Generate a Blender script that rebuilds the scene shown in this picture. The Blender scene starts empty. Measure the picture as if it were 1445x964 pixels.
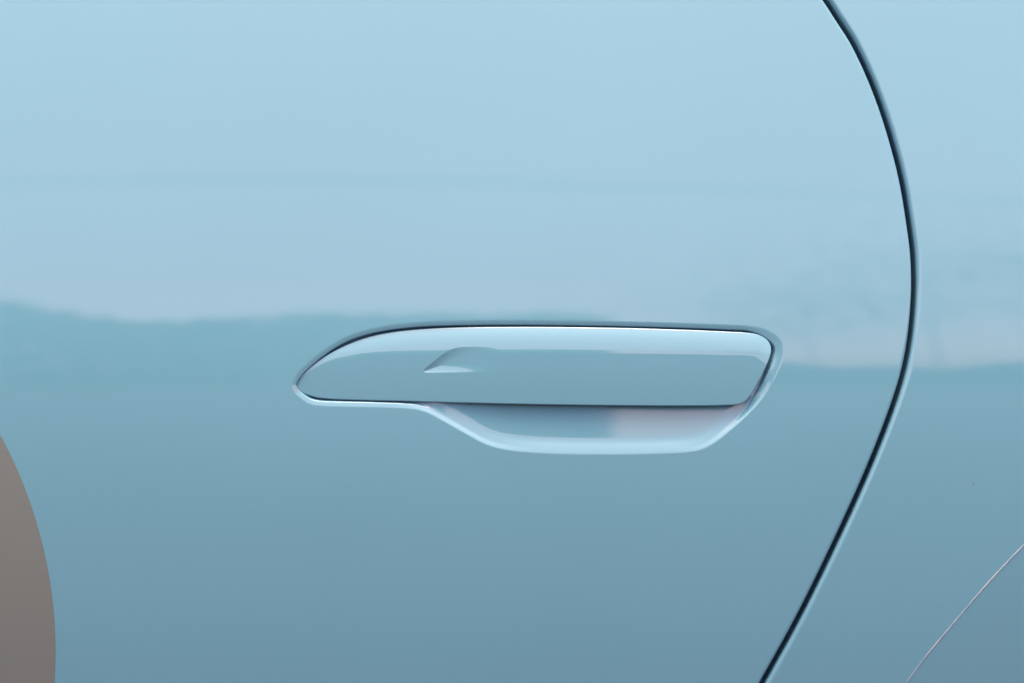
import bpy, math, random
import numpy as np
from mathutils import Vector

random.seed(7)
rng = np.random.default_rng(7)
R = math.radians
sc = bpy.context.scene
COL = sc.collection

# ------------------------------------------------------------------ camera, sky, sun, exposure
K = 0.00037            # metres per photograph pixel at the door skin
D = 1.04               # camera to door skin
ZC = 0.86              # lens height above the ground
cam_d = bpy.data.cameras.new('camera')
cam = bpy.data.objects.new('camera', cam_d)
COL.objects.link(cam)
cam.location = (0, -D, ZC)
cam.rotation_euler = (R(90), 0, 0)
cam_d.sensor_width = 36
cam_d.lens = 36 * D / (1445 * K)
cam_d.clip_start = 0.02
cam_d.clip_end = 2000
cam_d.dof.use_dof = True
cam_d.dof.focus_distance = D + 0.002
cam_d.dof.aperture_fstop = 3.4
sc.camera = cam

SUN_EL, SUN_AZ = R(79), R(180)     # veiled high sun behind the camera (azimuth from +Y towards +X)
world = bpy.data.worlds.new('World')
sc.world = world
world.use_nodes = True
wn = world.node_tree.nodes
wl = world.node_tree.links
wn.clear()
sky = wn.new('ShaderNodeTexSky')
sky.sky_type = 'NISHITA'
sky.sun_disc = False
sky.sun_elevation = SUN_EL
sky.sun_rotation = SUN_AZ
sky.air_density = 0.42
sky.dust_density = 3.2
sky.ozone_density = 0.0
bg = wn.new('ShaderNodeBackground')
bg.inputs['Strength'].default_value = 0.12
wo = wn.new('ShaderNodeOutputWorld')
wl.new(sky.outputs['Color'], bg.inputs['Color'])
wl.new(bg.outputs['Background'], wo.inputs['Surface'])

sun_d = bpy.data.lights.new('sun', 'SUN')
sun_d.energy = 0.5
sun_d.angle = R(28)
sun_d.color = (1.0, 0.97, 0.93)
sun = bpy.data.objects.new('sun', sun_d)
COL.objects.link(sun)
to_sun = Vector((math.sin(SUN_AZ) * math.cos(SUN_EL), math.cos(SUN_AZ) * math.cos(SUN_EL), math.sin(SUN_EL)))
sun.rotation_euler = to_sun.to_track_quat('Z', 'Y').to_euler()
sun.location = (0, 20, 20)

sc.view_settings.view_transform = 'Standard'
sc.view_settings.look = 'None'
sc.view_settings.exposure = 2.85
sc.view_settings.use_white_balance = True
sc.view_settings.white_balance_temperature = 11200
sc.view_settings.white_balance_tint = 58
sc.view_settings.gamma = 1.0
sc.view_settings.use_curve_mapping = False
sc.render.engine = 'CYCLES'
sc.cycles.use_denoising = True
sc.cycles.max_bounces = 8
sc.cycles.caustics_reflective = False
sc.cycles.caustics_refractive = False

# ------------------------------------------------------------------ materials
def new_mat(name):
    m = bpy.data.materials.new(name)
    m.use_nodes = True
    n, l = m.node_tree.nodes, m.node_tree.links
    b = n['Principled BSDF']
    return m, n, l, b

PAINT = (0.029, 0.292, 0.396)

def paint_mat(name, base, tip_dirt=False):
    m, n, l, b = new_mat(name)
    tc = n.new('ShaderNodeTexCoord')
    # very faint tone drift of the lacquer, and scattered dust specks
    drift = n.new('ShaderNodeTexNoise'); drift.inputs['Scale'].default_value = 9; drift.inputs['Detail'].default_value = 3
    l.new(tc.outputs['Object'], drift.inputs['Vector'])
    dr = n.new('ShaderNodeMapRange'); dr.inputs['To Min'].default_value = 0.975; dr.inputs['To Max'].default_value = 1.025
    l.new(drift.outputs['Fac'], dr.inputs['Value'])
    vm = n.new('ShaderNodeVectorMath'); vm.operation = 'SCALE'; vm.inputs[0].default_value = base
    l.new(dr.outputs['Result'], vm.inputs['Scale'])
    vor = n.new('ShaderNodeTexVoronoi'); vor.inputs['Scale'].default_value = 17
    l.new(tc.outputs['Object'], vor.inputs['Vector'])
    sp = n.new('ShaderNodeMapRange'); sp.inputs['From Min'].default_value = 0.006; sp.inputs['From Max'].default_value = 0.016
    sp.inputs['To Min'].default_value = 0.55; sp.inputs['To Max'].default_value = 0.0
    l.new(vor.outputs['Distance'], sp.inputs['Value'])
    mx = n.new('ShaderNodeMix'); mx.data_type = 'RGBA'
    l.new(sp.outputs['Result'], mx.inputs[0]); l.new(vm.outputs['Vector'], mx.inputs[6])
    mx.inputs[7].default_value = (0.10, 0.105, 0.09, 1)
    out = mx.outputs[2]
    if tip_dirt:
        d = n.new('ShaderNodeVectorMath'); d.operation = 'DISTANCE'
        l.new(tc.outputs['Object'], d.inputs[0]); d.inputs[1].default_value = tip_dirt
        mr = n.new('ShaderNodeMapRange'); mr.inputs['From Min'].default_value = 0.0008; mr.inputs['From Max'].default_value = 0.0032
        mr.inputs['To Min'].default_value = 0.9; mr.inputs['To Max'].default_value = 0.0
        l.new(d.outputs['Value'], mr.inputs['Value'])
        gn = n.new('ShaderNodeTexNoise'); gn.inputs['Scale'].default_value = 700
        l.new(tc.outputs['Object'], gn.inputs['Vector'])
        mu = n.new('ShaderNodeMath'); mu.operation = 'MULTIPLY'
        l.new(mr.outputs['Result'], mu.inputs[0]); l.new(gn.outputs['Fac'], mu.inputs[1])
        m2 = n.new('ShaderNodeMix'); m2.data_type = 'RGBA'
        l.new(mu.outputs[0], m2.inputs[0]); l.new(out, m2.inputs[6]); m2.inputs[7].default_value = (0.10, 0.06, 0.03, 1)
        out = m2.outputs[2]
    l.new(out, b.inputs['Base Color'])
    b.inputs['Roughness'].default_value = 0.45
    b.inputs['Specular IOR Level'].default_value = 0.0
    b.inputs['Coat Weight'].default_value = 1.0
    b.inputs['Coat Roughness'].default_value = 0.035
    b.inputs['Coat IOR'].default_value = 1.6
    # orange peel of the clear coat
    op = n.new('ShaderNodeTexNoise'); op.inputs['Scale'].default_value = 260; op.inputs['Detail'].default_value = 1.5
    l.new(tc.outputs['Object'], op.inputs['Vector'])
    bp = n.new('ShaderNodeBump'); bp.inputs['Strength'].default_value = 1.0; bp.inputs['Distance'].default_value = 0.0000035
    l.new(op.outputs['Fac'], bp.inputs['Height'])
    l.new(bp.outputs['Normal'], b.inputs['Coat Normal'])
    return m

M_PAINT = paint_mat('pale_blue_paint', PAINT)
M_JAMB = paint_mat('pale_blue_jamb_paint', PAINT)

def decal_mat():
    m, n, l, b = new_mat('warm_grey_vinyl')
    tc = n.new('ShaderNodeTexCoord')
    nz = n.new('ShaderNodeTexNoise'); nz.inputs['Scale'].default_value = 14; nz.inputs['Detail'].default_value = 5
    l.new(tc.outputs['Object'], nz.inputs['Vector'])
    cr = n.new('ShaderNodeMix'); cr.data_type = 'RGBA'
    l.new(nz.outputs['Fac'], cr.inputs[0])
    cr.inputs[6].default_value = (0.084, 0.160, 0.158, 1); cr.inputs[7].default_value = (0.090, 0.168, 0.166, 1)
    l.new(cr.outputs[2], b.inputs['Base Color'])
    b.inputs['Roughness'].default_value = 0.55
    b.inputs['Specular IOR Level'].default_value = 0.3
    g = n.new('ShaderNodeTexNoise'); g.inputs['Scale'].default_value = 1500
    l.new(tc.outputs['Object'], g.inputs['Vector'])
    bp = n.new('ShaderNodeBump'); bp.inputs['Strength'].default_value = 0.3; bp.inputs['Distance'].default_value = 0.00002
    l.new(g.outputs['Fac'], bp.inputs['Height']); l.new(bp.outputs['Normal'], b.inputs['Normal'])
    return m
M_DECAL = decal_mat()

def film_mat():
    m, n, l, b = new_mat('clear_stone_chip_film')
    n.remove(b)
    tr = n.new('ShaderNodeBsdfTransparent'); tr.inputs['Color'].default_value = (0.985, 0.985, 0.985, 1)
    gl = n.new('ShaderNodeBsdfGlossy'); gl.inputs['Color'].default_value = (.9, .9, .9, 1); gl.inputs['Roughness'].default_value = 0.06
    mix = n.new('ShaderNodeMixShader')
    mix.inputs[0].default_value = 0.02
    l.new(tr.outputs[0], mix.inputs[1]); l.new(gl.outputs[0], mix.inputs[2])
    l.new(mix.outputs[0], n['Material Output'].inputs['Surface'])
    return m
M_FILM = film_mat()

def film_edge_mat():
    m, n, l, b = new_mat('dusty_film_edge')
    tc = n.new('ShaderNodeTexCoord')
    nz = n.new('ShaderNodeTexNoise'); nz.inputs['Scale'].default_value = 120; nz.inputs['Detail'].default_value = 4
    l.new(tc.outputs['Object'], nz.inputs['Vector'])
    mr = n.new('ShaderNodeMapRange'); mr.inputs['From Min'].default_value = 0.35; mr.inputs['From Max'].default_value = 0.68
    l.new(nz.outputs['Fac'], mr.inputs['Value'])
    c = n.new('ShaderNodeMix'); c.data_type = 'RGBA'
    l.new(mr.outputs['Result'], c.inputs[0])
    c.inputs[6].default_value = (0.09, 0.24, 0.32, 1); c.inputs[7].default_value = (0.22, 0.36, 0.42, 1)
    l.new(c.outputs[2], b.inputs['Base Color'])
    b.inputs['Roughness'].default_value = 0.5
    return m
M_FEDGE = film_edge_mat()

def simple_noise_mat(name, c1, c2, scale, rough=0.85):
    m, n, l, b = new_mat(name)
    tc = n.new('ShaderNodeTexCoord')
    nz = n.new('ShaderNodeTexNoise'); nz.inputs['Scale'].default_value = scale; nz.inputs['Detail'].default_value = 6
    l.new(tc.outputs['Object'], nz.inputs['Vector'])
    c = n.new('ShaderNodeMix'); c.data_type = 'RGBA'
    l.new(nz.outputs['Fac'], c.inputs[0])
    c.inputs[6].default_value = (*c1, 1); c.inputs[7].default_value = (*c2, 1)
    l.new(c.outputs[2], b.inputs['Base Color'])
    b.inputs['Roughness'].default_value = rough
    b.inputs['Specular IOR Level'].default_value = 0.2
    return m
M_GROUND = simple_noise_mat('asphalt', (0.027, 0.028, 0.028), (0.038, 0.039, 0.038), 40)
M_LEAF = simple_noise_mat('foliage', (0.065, 0.080, 0.045), (0.105, 0.12, 0.07), 2.0)
M_BARK = simple_noise_mat('bark', (0.05, 0.04, 0.03), (0.10, 0.08, 0.06), 8)
M_CABLE = simple_noise_mat('black_cable', (0.02, 0.02, 0.02), (0.03, 0.03, 0.03), 5)

# ------------------------------------------------------------------ mesh helpers
def link(o, parent=None):
    COL.objects.link(o)
    if parent is not None:
        o.parent = parent
    return o

def tag(o, label=None, cat=None, group=None, kind=None):
    for k, v in (('label', label), ('category', cat), ('group', group), ('kind', kind)):
        if v:
            o[k] = v

def mesh_obj(name, V, F, mats, parent=None, normals=None, midx=None, smooth=True):
    me = bpy.data.meshes.new(name)
    V = np.asarray(V, dtype=np.float32)
    F = np.asarray(F, dtype=np.int32)
    me.vertices.add(len(V)); me.vertices.foreach_set('co', V.ravel())
    k = F.shape[1]
    if normals is not None:              # wind the faces to agree with the given normals
        fn = np.cross(V[F[:, 2]] - V[F[:, 0]], V[F[:, (3 if k > 3 else 1)]] - V[F[:, 1]])
        if (fn * np.asarray(normals)[F[:, 0]]).sum() < 0:
            F = np.ascontiguousarray(F[:, ::-1])
    me.loops.add(F.size); me.loops.foreach_set('vertex_index', F.ravel())
    me.polygons.add(len(F))
    me.polygons.foreach_set('loop_start', np.arange(0, F.size, k, dtype=np.int32))
    me.polygons.foreach_set('use_smooth', np.full(len(F), smooth, dtype=bool))
    for m in (mats if isinstance(mats, (list, tuple)) else [mats]):
        me.materials.append(m)
    if midx is not None:
        me.polygons.foreach_set('material_index', np.asarray(midx, dtype=np.int32))
    me.update(); me.validate()
    if normals is not None:
        me.normals_split_custom_set_from_vertices([tuple(x) for x in np.asarray(normals)])
    return link(bpy.data.objects.new(name, me), parent)

def grid_faces(nu, ns, periodic=False, off=0, flip=False):
    iu = np.arange(nu if periodic else nu - 1); js = np.arange(ns - 1)
    a, b = np.meshgrid(iu, js, indexing='ij')
    a2 = (a + 1) % nu
    f = np.stack([a * ns + b, a2 * ns + b, a2 * ns + b + 1, a * ns + b + 1], -1).reshape(-1, 4) + off
    return f[:, ::-1] if flip else f

def grid_normals(G, periodic=False):
    if periodic:
        du = np.roll(G, -1, 0) - np.roll(G, 1, 0)
    else:
        du = np.gradient(G, axis=0)
    ds = np.gradient(G, axis=1)
    n = np.cross(du, ds)
    ln = np.linalg.norm(n, axis=-1, keepdims=True)
    n = n / np.maximum(ln, 1e-12)
    return n

def spline(pts, n, closed=False, dense=40):
    """Catmull-Rom through pts, resampled to n points evenly by length."""
    P = np.asarray(pts, float); m = len(P)
    out = []
    for i in range(m if closed else m - 1):
        if closed:
            p0, p1, p2, p3 = P[(i - 1) % m], P[i], P[(i + 1) % m], P[(i + 2) % m]
        else:
            p1, p2 = P[i], P[i + 1]
            p0 = P[i - 1] if i else 2 * p1 - p2
            p3 = P[i + 2] if i + 2 < m else 2 * p2 - p1
        # centripetal parametrisation keeps uneven spacing smooth
        t0 = 0.0
        t1 = t0 + max(np.linalg.norm(p1 - p0), 1e-9) ** .5
        t2 = t1 + max(np.linalg.norm(p2 - p1), 1e-9) ** .5
        t3 = t2 + max(np.linalg.norm(p3 - p2), 1e-9) ** .5
        t = np.linspace(t1, t2, dense, endpoint=False)[:, None]
        A1 = (t1 - t) / (t1 - t0) * p0 + (t - t0) / (t1 - t0) * p1
        A2 = (t2 - t) / (t2 - t1) * p1 + (t - t1) / (t2 - t1) * p2
        A3 = (t3 - t) / (t3 - t2) * p2 + (t - t2) / (t3 - t2) * p3
        B1 = (t2 - t) / (t2 - t0) * A1 + (t - t0) / (t2 - t0) * A2
        B2 = (t3 - t) / (t3 - t1) * A2 + (t - t1) / (t3 - t1) * A3
        out.append((t2 - t) / (t2 - t1) * B1 + (t - t1) / (t2 - t1) * B2)
    Q = np.concatenate(out)
    Q = np.vstack([Q, Q[:1] if closed else P[-1:]])
    # light smoothing removes hand-placed jitter
    for _ in range(60):
        if closed:
            q = Q[:-1]; q = .5 * q + .25 * (np.roll(q, 1, 0) + np.roll(q, -1, 0)); Q = np.vstack([q, q[:1]])
        else:
            Q[1:-1] = .5 * Q[1:-1] + .25 * (Q[:-2] + Q[2:])
    s = np.concatenate([[0], np.cumsum(np.linalg.norm(np.diff(Q, axis=0), axis=1))])
    u = np.linspace(0, s[-1], n + 1)[:-1] if closed else np.linspace(0, s[-1], n)
    return np.stack([np.interp(u, s, Q[:, 0]), np.interp(u, s, Q[:, 1])], 1)

def smoothstep(a, b, x):
    t = np.clip((x - a) / (b - a), 0, 1)
    return t * t * (3 - 2 * t)

# ------------------------------------------------------------------ body side: y = skin(x, z), z measured from the lens height
ZK = np.array([-0.50, -0.30, -0.178, -0.06, -0.0122, 0.0107, 0.082, 0.178, 0.30, 0.42])
TH = np.array([-15.0, -12.5, -8.5, -2.6, 1.1, 3.4, 7.0, 9.5, 13.0, 15.0])
_z = np.linspace(-0.75, 0.6, 5401)
_sl = np.tan(np.radians(np.interp(_z, ZK, TH)))
_ker = np.hanning(161); _ker /= _ker.sum()
_sl = np.convolve(np.pad(_sl, 80, mode='edge'), _ker, mode='valid')
_y = np.concatenate([[0], np.cumsum((_sl[1:] + _sl[:-1]) / 2 * np.diff(_z))])
_y -= np.interp(0.0, _z, _y)
RX = 2.2
def skin(x, z):
    return np.interp(z, _z, _y) + x * x / (2 * RX)
def skin_n(x, z):
    n = np.stack([x / RX, -np.ones_like(x), np.interp(z, _z, _sl)], -1)
    return n / np.linalg.norm(n, axis=-1, keepdims=True)

def px(pts):
    """points measured in the photograph -> (x, z) on the body side, allowing for the depth of the skin there"""
    p = np.asarray(pts, float)
    a = (p[:, 0] - 722.5) * K; b = (482 - p[:, 1]) * K
    x, z = a.copy(), b.copy()
    for _ in range(6):
        s = 1 + skin(x, z) / D
        x, z = a * s, b * s
    return np.stack([x, z], 1)

def to_world(x, y, z):
    return np.stack([x, y, z + ZC], -1)

# outlines ------------------------------------------------------------------
HANDLE = [(417.2, 545.5), (421.3, 535), (432.4, 522.2), (452, 507), (474, 494), (501.8, 481.4), (529.5, 473), (557, 468), (601.5, 463.8),
          (656.8, 461.6), (720, 461.1), (780, 461.2), (890.7, 462.8), (973.8, 465.4), (1029, 467.8), (1054, 469.2), (1070.2, 472), (1081.3, 478.2),
          (1087.2, 486.5), (1088.3, 494), (1086, 504.7), (1079, 521.3), (1068, 543), (1059.8, 557.0), (1052, 566.3), (1043, 570.6),
          (1023.6, 572.3), (973.8, 573.1), (890.7, 572.8), (780, 571.5), (656.8, 569), (573.8, 566.7), (490.7, 564.5), (463, 563.2),
          (446.4, 561.2), (432.6, 557.3), (421.8, 551.5)]
RECESS = [(409.6, 544), (412.5, 535), (421.5, 522.7), (440.9, 504.7), (463, 488), (490.7, 473), (524, 462.7), (557, 456.9), (601.5, 452.9),
          (656.8, 451.3), (720, 450.8), (780, 451.2), (890.7, 453), (973.8, 455.4), (1030, 457.6), (1056.8, 459), (1079, 462.7), (1095.6, 471.5), (1105, 482.6),
          (1107.8, 496.4), (1102.8, 515.8), (1088, 546.3), (1070.7, 570.0), (1046.5, 594.5), (1024.6, 613.5), (1007, 627), (990.4, 635.2),
          (970, 639), (918.4, 641.4), (860, 642.4), (807.7, 642.3), (765, 640.8), (726, 637.6), (700, 633.0), (681.7, 626.6), (656.8, 613.2), (623.6, 594.6),
          (603, 583.8), (587, 579), (570, 577.2), (490.7, 574.9), (452, 573.8), (437, 571), (423.5, 563), (413.5, 553)]
SHUT = [(880, -250), (985, -180), (1070, -110), (1125, -55), (1165.6, 0), (1183.6, 27.7), (1203, 58), (1222.3, 97), (1239.2, 138.4), (1257, 192), (1273.6, 257),
        (1284.2, 322), (1288.6, 357), (1290.2, 398), (1288.6, 438), (1283.6, 484), (1274.2, 530), (1254.3, 590.7), (1222.8, 669.5),
        (1180.9, 762), (1128.7, 868.5), (1076.6, 963), (1015, 1072), (945, 1190), (860, 1330), (770, 1470)]

def spline_px(pts, n, closed=False):
    q = spline(pts, n, closed)
    return px(q)

NO = 1600
O = spline_px(RECESS, NO, True)
Hn = spline_px(HANDLE, 1400, True)
NC = 420
C = spline_px(SHUT, NC)
tan = np.gradient(C, axis=0); tan /= np.linalg.norm(tan, axis=1, keepdims=True)
Cn = np.stack([-tan[:, 1], tan[:, 0]], 1)          # points to the rear of the car (+x)
if Cn[NC // 2, 0] < 0:
    Cn = -Cn

car = bpy.data.objects.new('car', None)
link(car)
car.location = (0, 0, 0)
tag(car, 'pale blue glossy car side with flush door handle and round grey sticker', 'car')

# ------------------------------------------------------------------ door skin
GAP = 0.00140         # half width of the shut line
def roll(d, r):       # depth of an edge rolled over radius r, at distance d from the very edge
    t = np.clip(1 - d / r, 0, 1)
    return r * (1 - np.sqrt(np.clip(1 - t * t, 0, 1)))

r_door = 0.0016
arc = np.linspace(0, math.pi / 2, 14)
d_cols = np.concatenate([np.geomspace(0.014, r_door, 14), (r_door * (1 - np.sin(arc)))[1:], [0, 0]])
y_cols = np.concatenate([np.zeros(14), (r_door * (1 - np.cos(arc)))[1:], [0.010, 0.028]])
S = np.zeros((NC, len(d_cols), 3))
for j, (d, yy) in enumerate(zip(d_cols, y_cols)):
    q = C - Cn * (GAP + d)
    S[:, j] = to_world(q[:, 0], skin(q[:, 0], q[:, 1]) + yy, q[:, 1])
Sn = grid_normals(S)
if Sn[NC // 2, 0, 1] > 0:
    Sn = -Sn
edge = C - Cn * (GAP + 0.014)        # where the rolled edge begins

def resample(P, n, end=False):
    s = np.concatenate([[0], np.cumsum(np.linalg.norm(np.diff(P, axis=0), axis=1))])
    u = np.linspace(0, s[-1], n + 1); u = u if end else u[:-1]
    return np.stack([np.interp(u, s, P[:, 0]), np.interp(u, s, P[:, 1])], 1)

# outer border of the door: shut line, then the sill, the front edge and the waist, out of the photograph
XL = -0.95
zt, zb = edge[0, 1], edge[-1, 1]
def o_idx(p):
    q = px([p])[0]
    return int(np.argmin(((O - q) ** 2).sum(1)))
iTL, iTR, iBR, iBL = o_idx((440.9, 504.7)), o_idx((1079, 462.7)), o_idx((1046, 594.5)), o_idx((437, 571))
def o_range(i, j):
    return O[i:j + 1] if i <= j else np.vstack([O[i:], O[:j + 1]])
nT, nB, nL = 520, 620, 200
parts_o = [resample(o_range(iTL, iTR), nT), resample(o_range(iTR, iBR), NC - 1), resample(o_range(iBR, iBL), nB), resample(o_range(iBL, iTL), nL)]
parts_b = [resample(np.array([(XL, zt), tuple(edge[0])]), nT), edge[:-1], resample(np.array([tuple(edge[-1]), (XL, zb)]), nB), resample(np.array([(XL, zb), (XL, zt)]), nL)]
Oi = np.concatenate(parts_o); Bo = np.concatenate(parts_b)
ns = 90
ss = np.linspace(0, 1, ns) ** 1.7
P2 = Oi[:, None] + (Bo - Oi)[:, None] * ss[None, :, None]
Vd = to_world(P2[..., 0], skin(P2[..., 0], P2[..., 1]), P2[..., 1])
Nd = skin_n(P2[..., 0], P2[..., 1])
nu = len(Oi)
Vall = np.vstack([Vd.reshape(-1, 3), S.reshape(-1, 3)])
Nall = np.vstack([Nd.reshape(-1, 3), Sn.reshape(-1, 3)])
Fall = np.vstack([grid_faces(nu, ns, True), grid_faces(NC, len(d_cols), False, nu * ns)])
door = mesh_obj('door', Vall, Fall, M_PAINT, car, Nall)

# ------------------------------------------------------------------ handle recess pressed into the door
def smooth_dist(X, Z, poly, p=10):
    """soft distance to a closed outline: exact close to it, without creases further in"""
    seg = np.roll(poly, -1, 0) - poly
    ds = np.linalg.norm(seg, axis=1); mid = poly + seg / 2
    xs, zs = X.ravel(), Z.ravel(); out = np.zeros(len(xs))
    xx = np.linspace(-60, 60, 240001)
    Cp = ((1 + xx ** 2) ** (-p / 2)).sum() * (xx[1] - xx[0])
    sc_ = 0.003
    for i in range(0, len(xs), 4000):
        d2 = (((xs[i:i + 4000, None] - mid[None, :, 0]) ** 2 + (zs[i:i + 4000, None] - mid[None, :, 1]) ** 2) / sc_ ** 2) + 1e-3
        I = (d2 ** (-p / 2) * (ds / sc_)[None]).sum(1)
        out[i:i + 4000] = (I / Cp) ** (-1 / (p - 1)) * sc_
    return out.reshape(X.shape)

def min_dist(X, Z, poly):
    a = poly[:-1]; b = poly[1:]; ab = b - a; L = (ab ** 2).sum(1)
    xs, zs = X.ravel(), Z.ravel(); out = np.zeros(len(xs))
    for i in range(0, len(xs), 3000):
        P = np.stack([xs[i:i + 3000], zs[i:i + 3000]], 1)[:, None]
        t = np.clip(((P - a) * ab).sum(-1) / L, 0, 1)
        out[i:i + 3000] = np.sqrt((((a + ab * t[..., None]) - P) ** 2).sum(-1).min(1))
    return out.reshape(X.shape)

_d = np.linspace(0, 0.05, 5001)
# narrow channel: rolled lip dropping steeply behind the handle
tc_ = np.interp(_d, [0, 0.0003, 0.0010, 0.0026, 0.0028, 0.0033, 0.0060, 0.05], [0, 5, 12, 16, 70, 81, 0, 0])
k1 = np.hanning(25); k1 /= k1.sum()
tc_ = np.convolve(np.pad(tc_, 12, mode='reflect', reflect_type='odd'), k1, mode='valid')
ch = np.minimum(np.concatenate([[0], np.cumsum(np.tan(np.radians(np.clip(tc_, 0, 84)))[:-1] * np.diff(_d))]), 0.0048)
# finger scoop: lip, a ramp that faces up, then an almost upright back wall
k2 = np.hanning(101); k2 /= k2.sum()
def slope_profile(dk, ak):
    th = np.convolve(np.pad(np.interp(_d, dk, ak), 50, mode='reflect', reflect_type='odd'), k2, mode='valid')
    return np.concatenate([[0], np.cumsum(np.tan(np.radians(th))[:-1] * np.diff(_d))])
# lip of the finger scoop: broad along the bottom, narrow and steeper along the slanting ends, which stays shallower
lip_w = slope_profile([0, 0.0003, 0.0012, 0.0055, 0.0078, 0.0090, 0.0102, 0.050], [0, 6, 13, 14, 5, 0.6, 0, 0])
LIP = lip_w[-1]
lip_n = slope_profile([0, 0.0003, 0.0010, 0.0023, 0.0033, 0.0040, 0.050], [0, 6, 21, 21, 4, 0, 0])
LIPN = lip_n[-1]
# the almost upright back wall, by height above the scoop's lowest edge
flr = slope_profile([0, 0.0092, 0.0130, 0.0220, 0.0255, 0.050], [6.0, 5.6, 4.6, 3.1, 1.4, 0.8])

def recess_depth(x, z, d):
    pxx = x / K + 722.5; pyy = 482 - z / K
    w = smoothstep(545, 618, pxx) * (1 - smoothstep(1050, 1098, pxx)) * smoothstep(520, 560, pyy)
    wide = smoothstep(610, 790, pxx) * (1 - smoothstep(945, 1065, pxx))
    lip = np.interp(d, _d, lip_w) * wide + np.interp(d, _d, lip_n) * (1 - wide)
    sc_ = lip + np.interp(d + ((642.4 - pyy) * K - d) * smoothstep(605, 745, pxx), _d, flr) * np.clip(lip / (LIP * wide + LIPN * (1 - wide)), 0, 1)
    kap = 1 + 0.75 * smoothstep(1050, 1092, pxx)
    return np.interp(d / kap, _d, ch) * (1 - w) + sc_ * w

q_a, q_b = px([(455, 542), (1045, 525)])
tq = np.clip((Oi[:, 0] - Oi[:, 0].min()) / (Oi[:, 0].max() - Oi[:, 0].min()), 0, 1)
Qc = q_a + (q_b - q_a) * tq[:, None]
nr = 110
sr = np.linspace(0, 1, nr) ** 1.35
R2 = Oi[:, None] + (Qc - Oi)[:, None] * sr[None, :, None]
dd = smooth_dist(R2[..., 0], R2[..., 1], Oi[::2])
dd[:, 0] = 0
Yr = skin(R2[..., 0], R2[..., 1]) + recess_depth(R2[..., 0], R2[..., 1], dd)
G = to_world(R2[..., 0], Yr, R2[..., 1])
Nr = grid_normals(G, True)
if np.median(Nr[:, 5, 1]) > 0:
    Nr = -Nr
Nr[:, 0] = skin_n(Oi[:, 0], Oi[:, 1])
tip = px([(418.5, 549)])[0]
M_RECESS = paint_mat('pale_blue_paint_recess', PAINT, (tip[0], 0.004, tip[1] + ZC))
recess = mesh_obj('handle_recess', G.reshape(-1, 3), grid_faces(nu, nr, True), M_RECESS, door, Nr.reshape(-1, 3))

# ------------------------------------------------------------------ door handle
PROT = 0.0016
top_poly = px(spline([(418, 552), (417.2, 545.5), (421.3, 535), (432.4, 522.2), (452, 507), (474, 494), (501.8, 481.4), (529.5, 473), (557, 468), (601.5, 463.8),
                      (656.8, 461.6), (720, 461.1), (780, 461.2), (890.7, 462.8), (973.8, 465.4), (1029, 467.8), (1054, 469.2), (1072, 472.5), (1084, 480), (1096, 490)], 400))
HB_Z = np.array([-0.040, -0.033, -0.018, -0.0075, -0.0042, 0.010])
HB_T = np.array([-4.5, -3.8, -1.9, -0.5, 2.6, 4.0])
_hz = np.linspace(-0.05, 0.02, 1401)
_hs = np.tan(np.radians(np.interp(_hz, HB_Z, HB_T)))
_hs = np.convolve(np.pad(_hs, 25, mode='edge'), np.hanning(51) / np.hanning(51).sum(), mode='valid')
_hy = np.concatenate([[0], np.cumsum(_hs[:-1] * np.diff(_hz))]); _hy -= np.interp(-0.015, _hz, _hy)
_rd = np.linspace(0, 0.04, 2001)
_rs = np.tan(np.radians(20 * np.clip(1 - _rd / 0.0145, 0, 1) ** 1.5))
_ry = np.concatenate([[0], np.cumsum(_rs[:-1] * np.diff(_rd))]); _ry = _ry[-1] - _ry      # rises towards the top edge

D_OUT = px(spline([(597, 524.5), (612, 510.5), (628, 498), (643, 491.5), (665, 489.8), (700, 490.5), (745, 492.5), (790, 498), (770, 508), (735, 519), (700, 523.5), (660, 525.2), (620, 525.6)], 300, True))
def dimple(x, z):
    """thumb mark: a shallow wedge, deep and crisp at the front and running out to the rear"""
    shp = x.shape; xs, zs = x.ravel(), z.ravel()
    out = np.zeros(len(xs))
    near = (xs > D_OUT[:, 0].min()) & (xs < D_OUT[:, 0].max()) & (zs > D_OUT[:, 1].min()) & (zs < D_OUT[:, 1].max())
    if near.any():
        xi, zi = xs[near], zs[near]
        ins = np.zeros(len(xi), bool)
        a, b = D_OUT, np.roll(D_OUT, -1, 0)
        for (x1, z1), (x2, z2) in zip(a, b):
            c = (z1 > zi) != (z2 > zi)
            ins ^= c & (xi < (x2 - x1) * (zi - z1) / (z2 - z1 + 1e-15) + x1)
        d = min_dist(xi, zi, np.vstack([D_OUT, D_OUT[:1]]))
        pxx = xi / K + 722.5
        ramp = np.clip(1 - (pxx - 598) / 105, 0, 1) ** 1.2
        out[near] = np.where(ins, (1 - (1 - np.clip(d / 0.0050, 0, 1)) ** 2) * 0.0011 * ramp, 0)
    return out.reshape(shp)

# edge rings: behind the handle, up its flank, over the rounded edge, then inwards
Ht = np.roll(Hn, -1, 0) - np.roll(Hn, 1, 0); Ht /= np.linalg.norm(Ht, axis=1, keepdims=True)
Hin = np.stack([-Ht[:, 1], Ht[:, 0]], 1)
cen = Hn.mean(0)
if (Hin * (cen - Hn)).sum(1).mean() < 0:
    Hin = -Hin
re = 0.0006
ar = np.linspace(0, math.pi / 2, 18)
d_r = re * (1 - np.cos(ar))
y_r = re * (1 - np.sin(ar))
qa2, qb2 = px([(446, 546), (1044, 522)])
th_ = np.clip((Hn[:, 0] - Hn[:, 0].min()) / (Hn[:, 0].max() - Hn[:, 0].min()), 0, 1)
Qh = qa2 + (qb2 - qa2) * th_[:, None]
rings, extra = [], []
for yy in (0.0034, 0.0018):
    rings.append(Hn.copy()); extra.append(np.full(len(Hn), re + yy))
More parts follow.
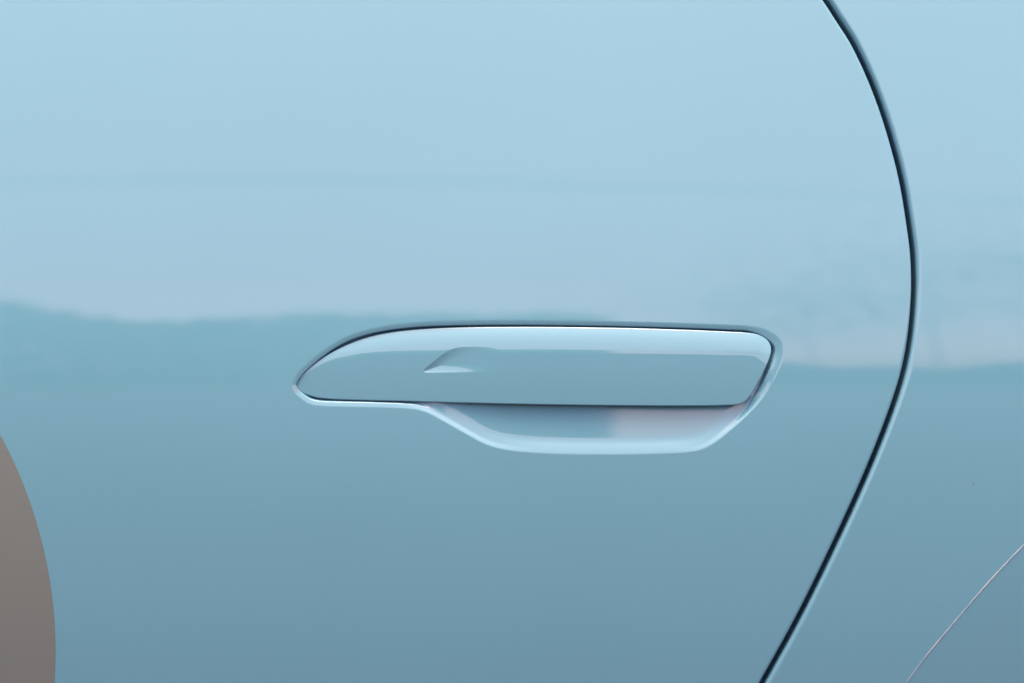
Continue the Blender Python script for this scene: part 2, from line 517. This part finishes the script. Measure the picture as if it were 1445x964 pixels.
for d, yy in zip(d_r, y_r):
    rings.append(Hn + Hin * d); extra.append(np.full(len(Hn), yy))
base = Hn + Hin * re
nin = 96
for t in (np.linspace(0, 1, nin)[1:]) :
    rings.append(base + (Qh - base) * t); extra.append(np.zeros(len(Hn)))
RH = np.stack(rings, 1); EX = np.stack(extra, 1)
dt = min_dist(RH[..., 0], RH[..., 1], top_poly)
roll_w = np.interp(RH[..., 0] / K + 722.5, [410, 440, 463, 496, 535, 600, 640], [0.15, 0.22, 0.36, 0.66, 0.83, 1.0, 1.0])
YH = (skin(RH[..., 0], np.zeros_like(RH[..., 1])) - PROT * np.interp(RH[..., 0] / K + 722.5, [417, 560, 720, 1090], [-0.5, 0.35, 1.0, 1.0]) + np.interp(RH[..., 1], _hz, _hy) + roll_w * np.interp(dt / roll_w, _rd, _ry)
      + dimple(RH[..., 0], RH[..., 1]) + EX)
GH = to_world(RH[..., 0], YH, RH[..., 1])
NH = grid_normals(GH, True)
if np.median(NH[:, 40, 1]) > 0:
    NH = -NH
handle = mesh_obj('door_handle', GH.reshape(-1, 3), grid_faces(len(Hn), RH.shape[1], True), M_PAINT, door, NH.reshape(-1, 3))

# ------------------------------------------------------------------ round sticker on the door
pc = np.array([-517.0, 900.0]); pr = 595.0
na, nrr = 480, 60
ang = np.linspace(0, 2 * math.pi, na, endpoint=False)
rad = np.concatenate([np.linspace(0.02, 1, nrr) * pr, [pr]])
pts = pc + rad[None, :, None] * np.stack([np.cos(ang), np.sin(ang)], -1)[:, None]
q = np.zeros_like(pts)
q[..., 0] = (pts[..., 0] - 722.5) * K; q[..., 1] = (482 - pts[..., 1]) * K
s_ = 1 + skin(q[..., 0] * 0 - 0.24, q[..., 1]) / D
sx = np.interp(-0.16, _z, _y) + 0.24 ** 2 / (2 * RX)
q *= (1 + sx / D)
lift = np.full(q.shape[:2], -0.00014); lift[:, -1] = 0.00002
GD = to_world(q[..., 0], skin(q[..., 0], q[..., 1]) + lift, q[..., 1])
ND = skin_n(q[..., 0], q[..., 1])
sticker = mesh_obj('round_sticker', GD.reshape(-1, 3), grid_faces(na, len(rad), True), M_DECAL, door, ND.reshape(-1, 3))
sticker['label'] = 'round matt warm grey vinyl sticker'

# ------------------------------------------------------------------ rear quarter panel behind the shut line
r_q = 0.0028
arcq = np.linspace(0, math.pi / 2, 18)
dq = np.concatenate([[0, 0], (r_q * (1 - np.cos(arcq))), np.geomspace(r_q, 0.03, 20)[1:]])
yq = np.concatenate([[0.030, 0.012], (r_q * (1 - np.sin(arcq))), np.zeros(19)])
far = np.linspace(0, 1, 50)[1:] ** 1.4
XR = 0.95
nq = len(dq) + len(far)
Q2 = np.zeros((NC, nq, 2)); Yq = np.zeros((NC, nq))
for j, (d, yy) in enumerate(zip(dq, yq)):
    Q2[:, j] = C + Cn * (GAP + d); Yq[:, j] = yy
last = Q2[:, len(dq) - 1]
right = np.stack([np.full(NC, XR), np.linspace(C[0, 1], C[-1, 1], NC)], 1)
for j, t in enumerate(far):
    Q2[:, len(dq) + j] = last + (right - last) * t
GQ = to_world(Q2[..., 0], skin(Q2[..., 0], Q2[..., 1]) + Yq, Q2[..., 1])
NQ = grid_normals(GQ)
if np.median(NQ[:, -5, 1]) > 0:
    NQ = -NQ
m_ = len(dq)
NQ[:, m_:] = skin_n(Q2[:, m_:, 0], Q2[:, m_:, 1])
quarter = mesh_obj('quarter_panel', GQ.reshape(-1, 3), grid_faces(NC, nq), M_PAINT, car, NQ.reshape(-1, 3))

# clear stone-chip film low on the quarter panel
FE = px(spline([(1640, 590), (1560, 660), (1500, 714), (1445, 768.5), (1400.5, 815), (1348, 876), (1308, 924), (1280, 962), (1250, 1012), (1215, 1090)], 260))
FE = FE + rng.normal(0, 0.00003, FE.shape)
fr2 = np.stack([np.full(260, 0.62), np.linspace(FE[0, 1], FE[-1, 1], 260)], 1)
tf = np.concatenate([[0, 0.0007], np.linspace(0.0012, 1, 40)])
F2 = FE[:, None] + (fr2 - FE)[:, None] * tf[None, :, None]
lf = np.full(F2.shape[:2], -0.00016); lf[:, 0] = 0.00002
GF = to_world(F2[..., 0], skin(F2[..., 0], F2[..., 1]) + lf, F2[..., 1])
film = mesh_obj('protective_film', GF.reshape(-1, 3), grid_faces(260, len(tf)), M_FILM, quarter, skin_n(F2[..., 0], F2[..., 1]).reshape(-1, 3))
film['label'] = 'clear protective film edge crossing the lower corner'
# the film's cut edge, dusty and slightly raised
we = 0.00030 + 0.00012 * np.convolve(rng.normal(0, 1, 280), np.ones(21) / 21, mode='valid')[:260] * 2
en = np.stack([np.full(260, 0.70), np.full(260, -0.71)], 1)
GE = np.stack([to_world(*(lambda p: (p[:, 0], skin(p[:, 0], p[:, 1]) + yy, p[:, 1]))(FE + en * (we[:, None] * kx)))
               for kx, yy in ((-0.6, 0.00001), (0.0, -0.00017), (0.6, -0.00022), (1.2, -0.00015))], 1)
NE = grid_normals(GE)
if np.median(NE[..., 1]) > 0:
    NE = -NE
mesh_obj('film_edge', GE.reshape(-1, 3), grid_faces(260, 4), M_FEDGE, quarter, NE.reshape(-1, 3))

# painted jamb closing the shut line from behind
jw = np.linspace(-0.02, 0.02, 9)
GJ = np.stack([to_world(*(lambda p: (p[:, 0], skin(p[:, 0], p[:, 1]) + 0.0305, p[:, 1]))(C + Cn * w)) for w in jw], 1)
NJ = grid_normals(GJ)
if np.median(NJ[..., 1]) > 0:
    NJ = -NJ
mesh_obj('door_jamb', GJ.reshape(-1, 3), grid_faces(NC, len(jw)), M_JAMB, car, NJ.reshape(-1, 3))

# ------------------------------------------------------------------ what the paint mirrors: the place in front of the car, plus added trees
gs = 600.0
ground = mesh_obj('ground', [(-gs, -gs, 0), (gs, -gs, 0), (gs, gs, 0), (-gs, gs, 0)], [(0, 1, 2, 3)], M_GROUND, smooth=False)
tag(ground, kind='structure')

def leaf_quads(cx, cy, cz, rx, ry, rz, n, size, clumps=9, spread=0.20):
    ctr = rng.normal(0, 0.5, (clumps, 3))
    ctr = np.clip(ctr, -1.25, 1.25)
    p = ctr[rng.integers(0, clumps, n)] * 0.75 + rng.normal(0, spread, (n, 3)) * np.array([2.6, 2.6, 0.2])
    p = p * np.array([rx, ry, rz]) + np.array([cx, cy, cz])
    a = rng.normal(0, 1, (n, 3)); a /= np.linalg.norm(a, axis=1, keepdims=True)
    b = np.cross(a, rng.normal(0, 1, (n, 3))); b /= np.linalg.norm(b, axis=1, keepdims=True)
    s = size * rng.uniform(0.6, 1.3, (n, 1))
    return np.stack([p - a * s, p - b * s * .6, p + a * s, p + b * s * .6], 1).reshape(-1, 3)

def quads(V):
    return np.arange(len(V)).reshape(-1, 4)

# a far wood: one mass
nl = 90000
azl = R(1) * rng.uniform(-85, 80, nl)
hl = np.interp(np.degrees(azl), [-85, -45, -30, -26, -22, -17, -12.5, -6, 0, 5.6, 5.65, 80], [14, 12.5, 11.3, 10.6, 9.2, 9.6, 10.3, 10.5, 10.4, 10.6, 2.6, 2.6])
hl = hl + 0.14 * np.sin(azl * 61) + 0.07 * np.sin(azl * 143 + 1) + np.where(azl > R(5), 0.7 * np.sin(azl * 17) * np.sin(azl * 41), 0)
dl = 70 + rng.uniform(-3, 3, nl)
pw = np.stack([dl * np.sin(azl), -dl * np.cos(azl), hl * rng.uniform(0, 1, nl) ** .8 - .2], 1)
aw = rng.normal(0, 1, (nl, 3)); aw /= np.linalg.norm(aw, axis=1, keepdims=True)
bw = np.cross(aw, rng.normal(0, 1, (nl, 3))); bw /= np.linalg.norm(bw, axis=1, keepdims=True)
sw = 0.34 * rng.uniform(.6, 1.3, (nl, 1))
vs = [np.stack([pw - aw * sw, pw - bw * sw * .6, pw + aw * sw, pw + bw * sw * .6], 1).reshape(-1, 3)]
Vw = np.vstack(vs)
wood = mesh_obj('far_wood', Vw, quads(Vw), M_LEAF, smooth=False)
tag(wood, 'dark green wood across the road facing the car', kind='stuff')

def tree(x, y, h, cr, label):  # added and unseen: layered so the paint mirrors soft cloud-like streaks
    o = bpy.data.objects.new('added_streak_tree', None); link(o); o.location = (x, y, 0)
    tag(o, label, 'tree', 'added unseen trees, mirrored as soft streaks in the paint')
    n = 10
    a = np.linspace(0, 2 * math.pi, n, endpoint=False)
    V = []
    hs = np.linspace(0, h * .8, 7)
    for k, z in enumerate(hs):
        r = 0.09 * (1 - .85 * z / h) * (1.4 if k == 0 else 1)
        V.append(np.stack([r * np.cos(a) + .12 * math.sin(z), r * np.sin(a), np.full(n, z)], 1))
    G_ = np.stack(V, 1)
    mesh_obj('trunk', G_.reshape(-1, 3), grid_faces(n, 7, True, flip=True), M_BARK, o)
    Vc = np.vstack([leaf_quads(0, 0, h * .66, cr * 1.35, cr * 1.35, h * .34, 2600, .10, 34)])
    mesh_obj('crown', Vc, quads(Vc), M_LEAF, o, smooth=False)
    return o

for (az, dist, h, cr, lb) in ((17, 40, 9.5, 4.0, 'added thin layered green tree nearest the end of the wood'), (24, 37, 11.0, 5.0, 'added broad thinly leaved tree second from the wood'),
                              (33, 43, 12.5, 5.0, 'tallest thinly leaved tree of the added row'), (43, 38, 9.5, 4.8, 'added low spreading tree beyond the tallest tree of the row'),
                              (54, 42, 11.5, 5.2, 'last of the added thinly leaved trees towards the rear of the car')):
    tree(dist * math.sin(R(az)), -dist * math.cos(R(az)), h, cr, lb)

# overhead cable running along the road
xs_ = np.linspace(-26, 70, 60)
cz = 5.6 + 0.0004 * (xs_ + 4) ** 2
cy = -14.3 + 0.14 * 1.5 * np.log1p(np.exp(-(xs_ - 2) / 1.5))
n = 8
a = np.linspace(0, 2 * math.pi, n, endpoint=False)
Gc = np.stack([np.stack([np.full(n, xx), yy + 0.018 * np.cos(a), zz + 0.018 * np.sin(a)], 1) for xx, yy, zz in zip(xs_, cy, cz)], 1)
cable = mesh_obj('overhead_cable', Gc.reshape(-1, 3), grid_faces(n, 60, True), M_CABLE)
tag(cable, 'black overhead cable above the road, mirrored as a faint line in the upper door', 'cable')
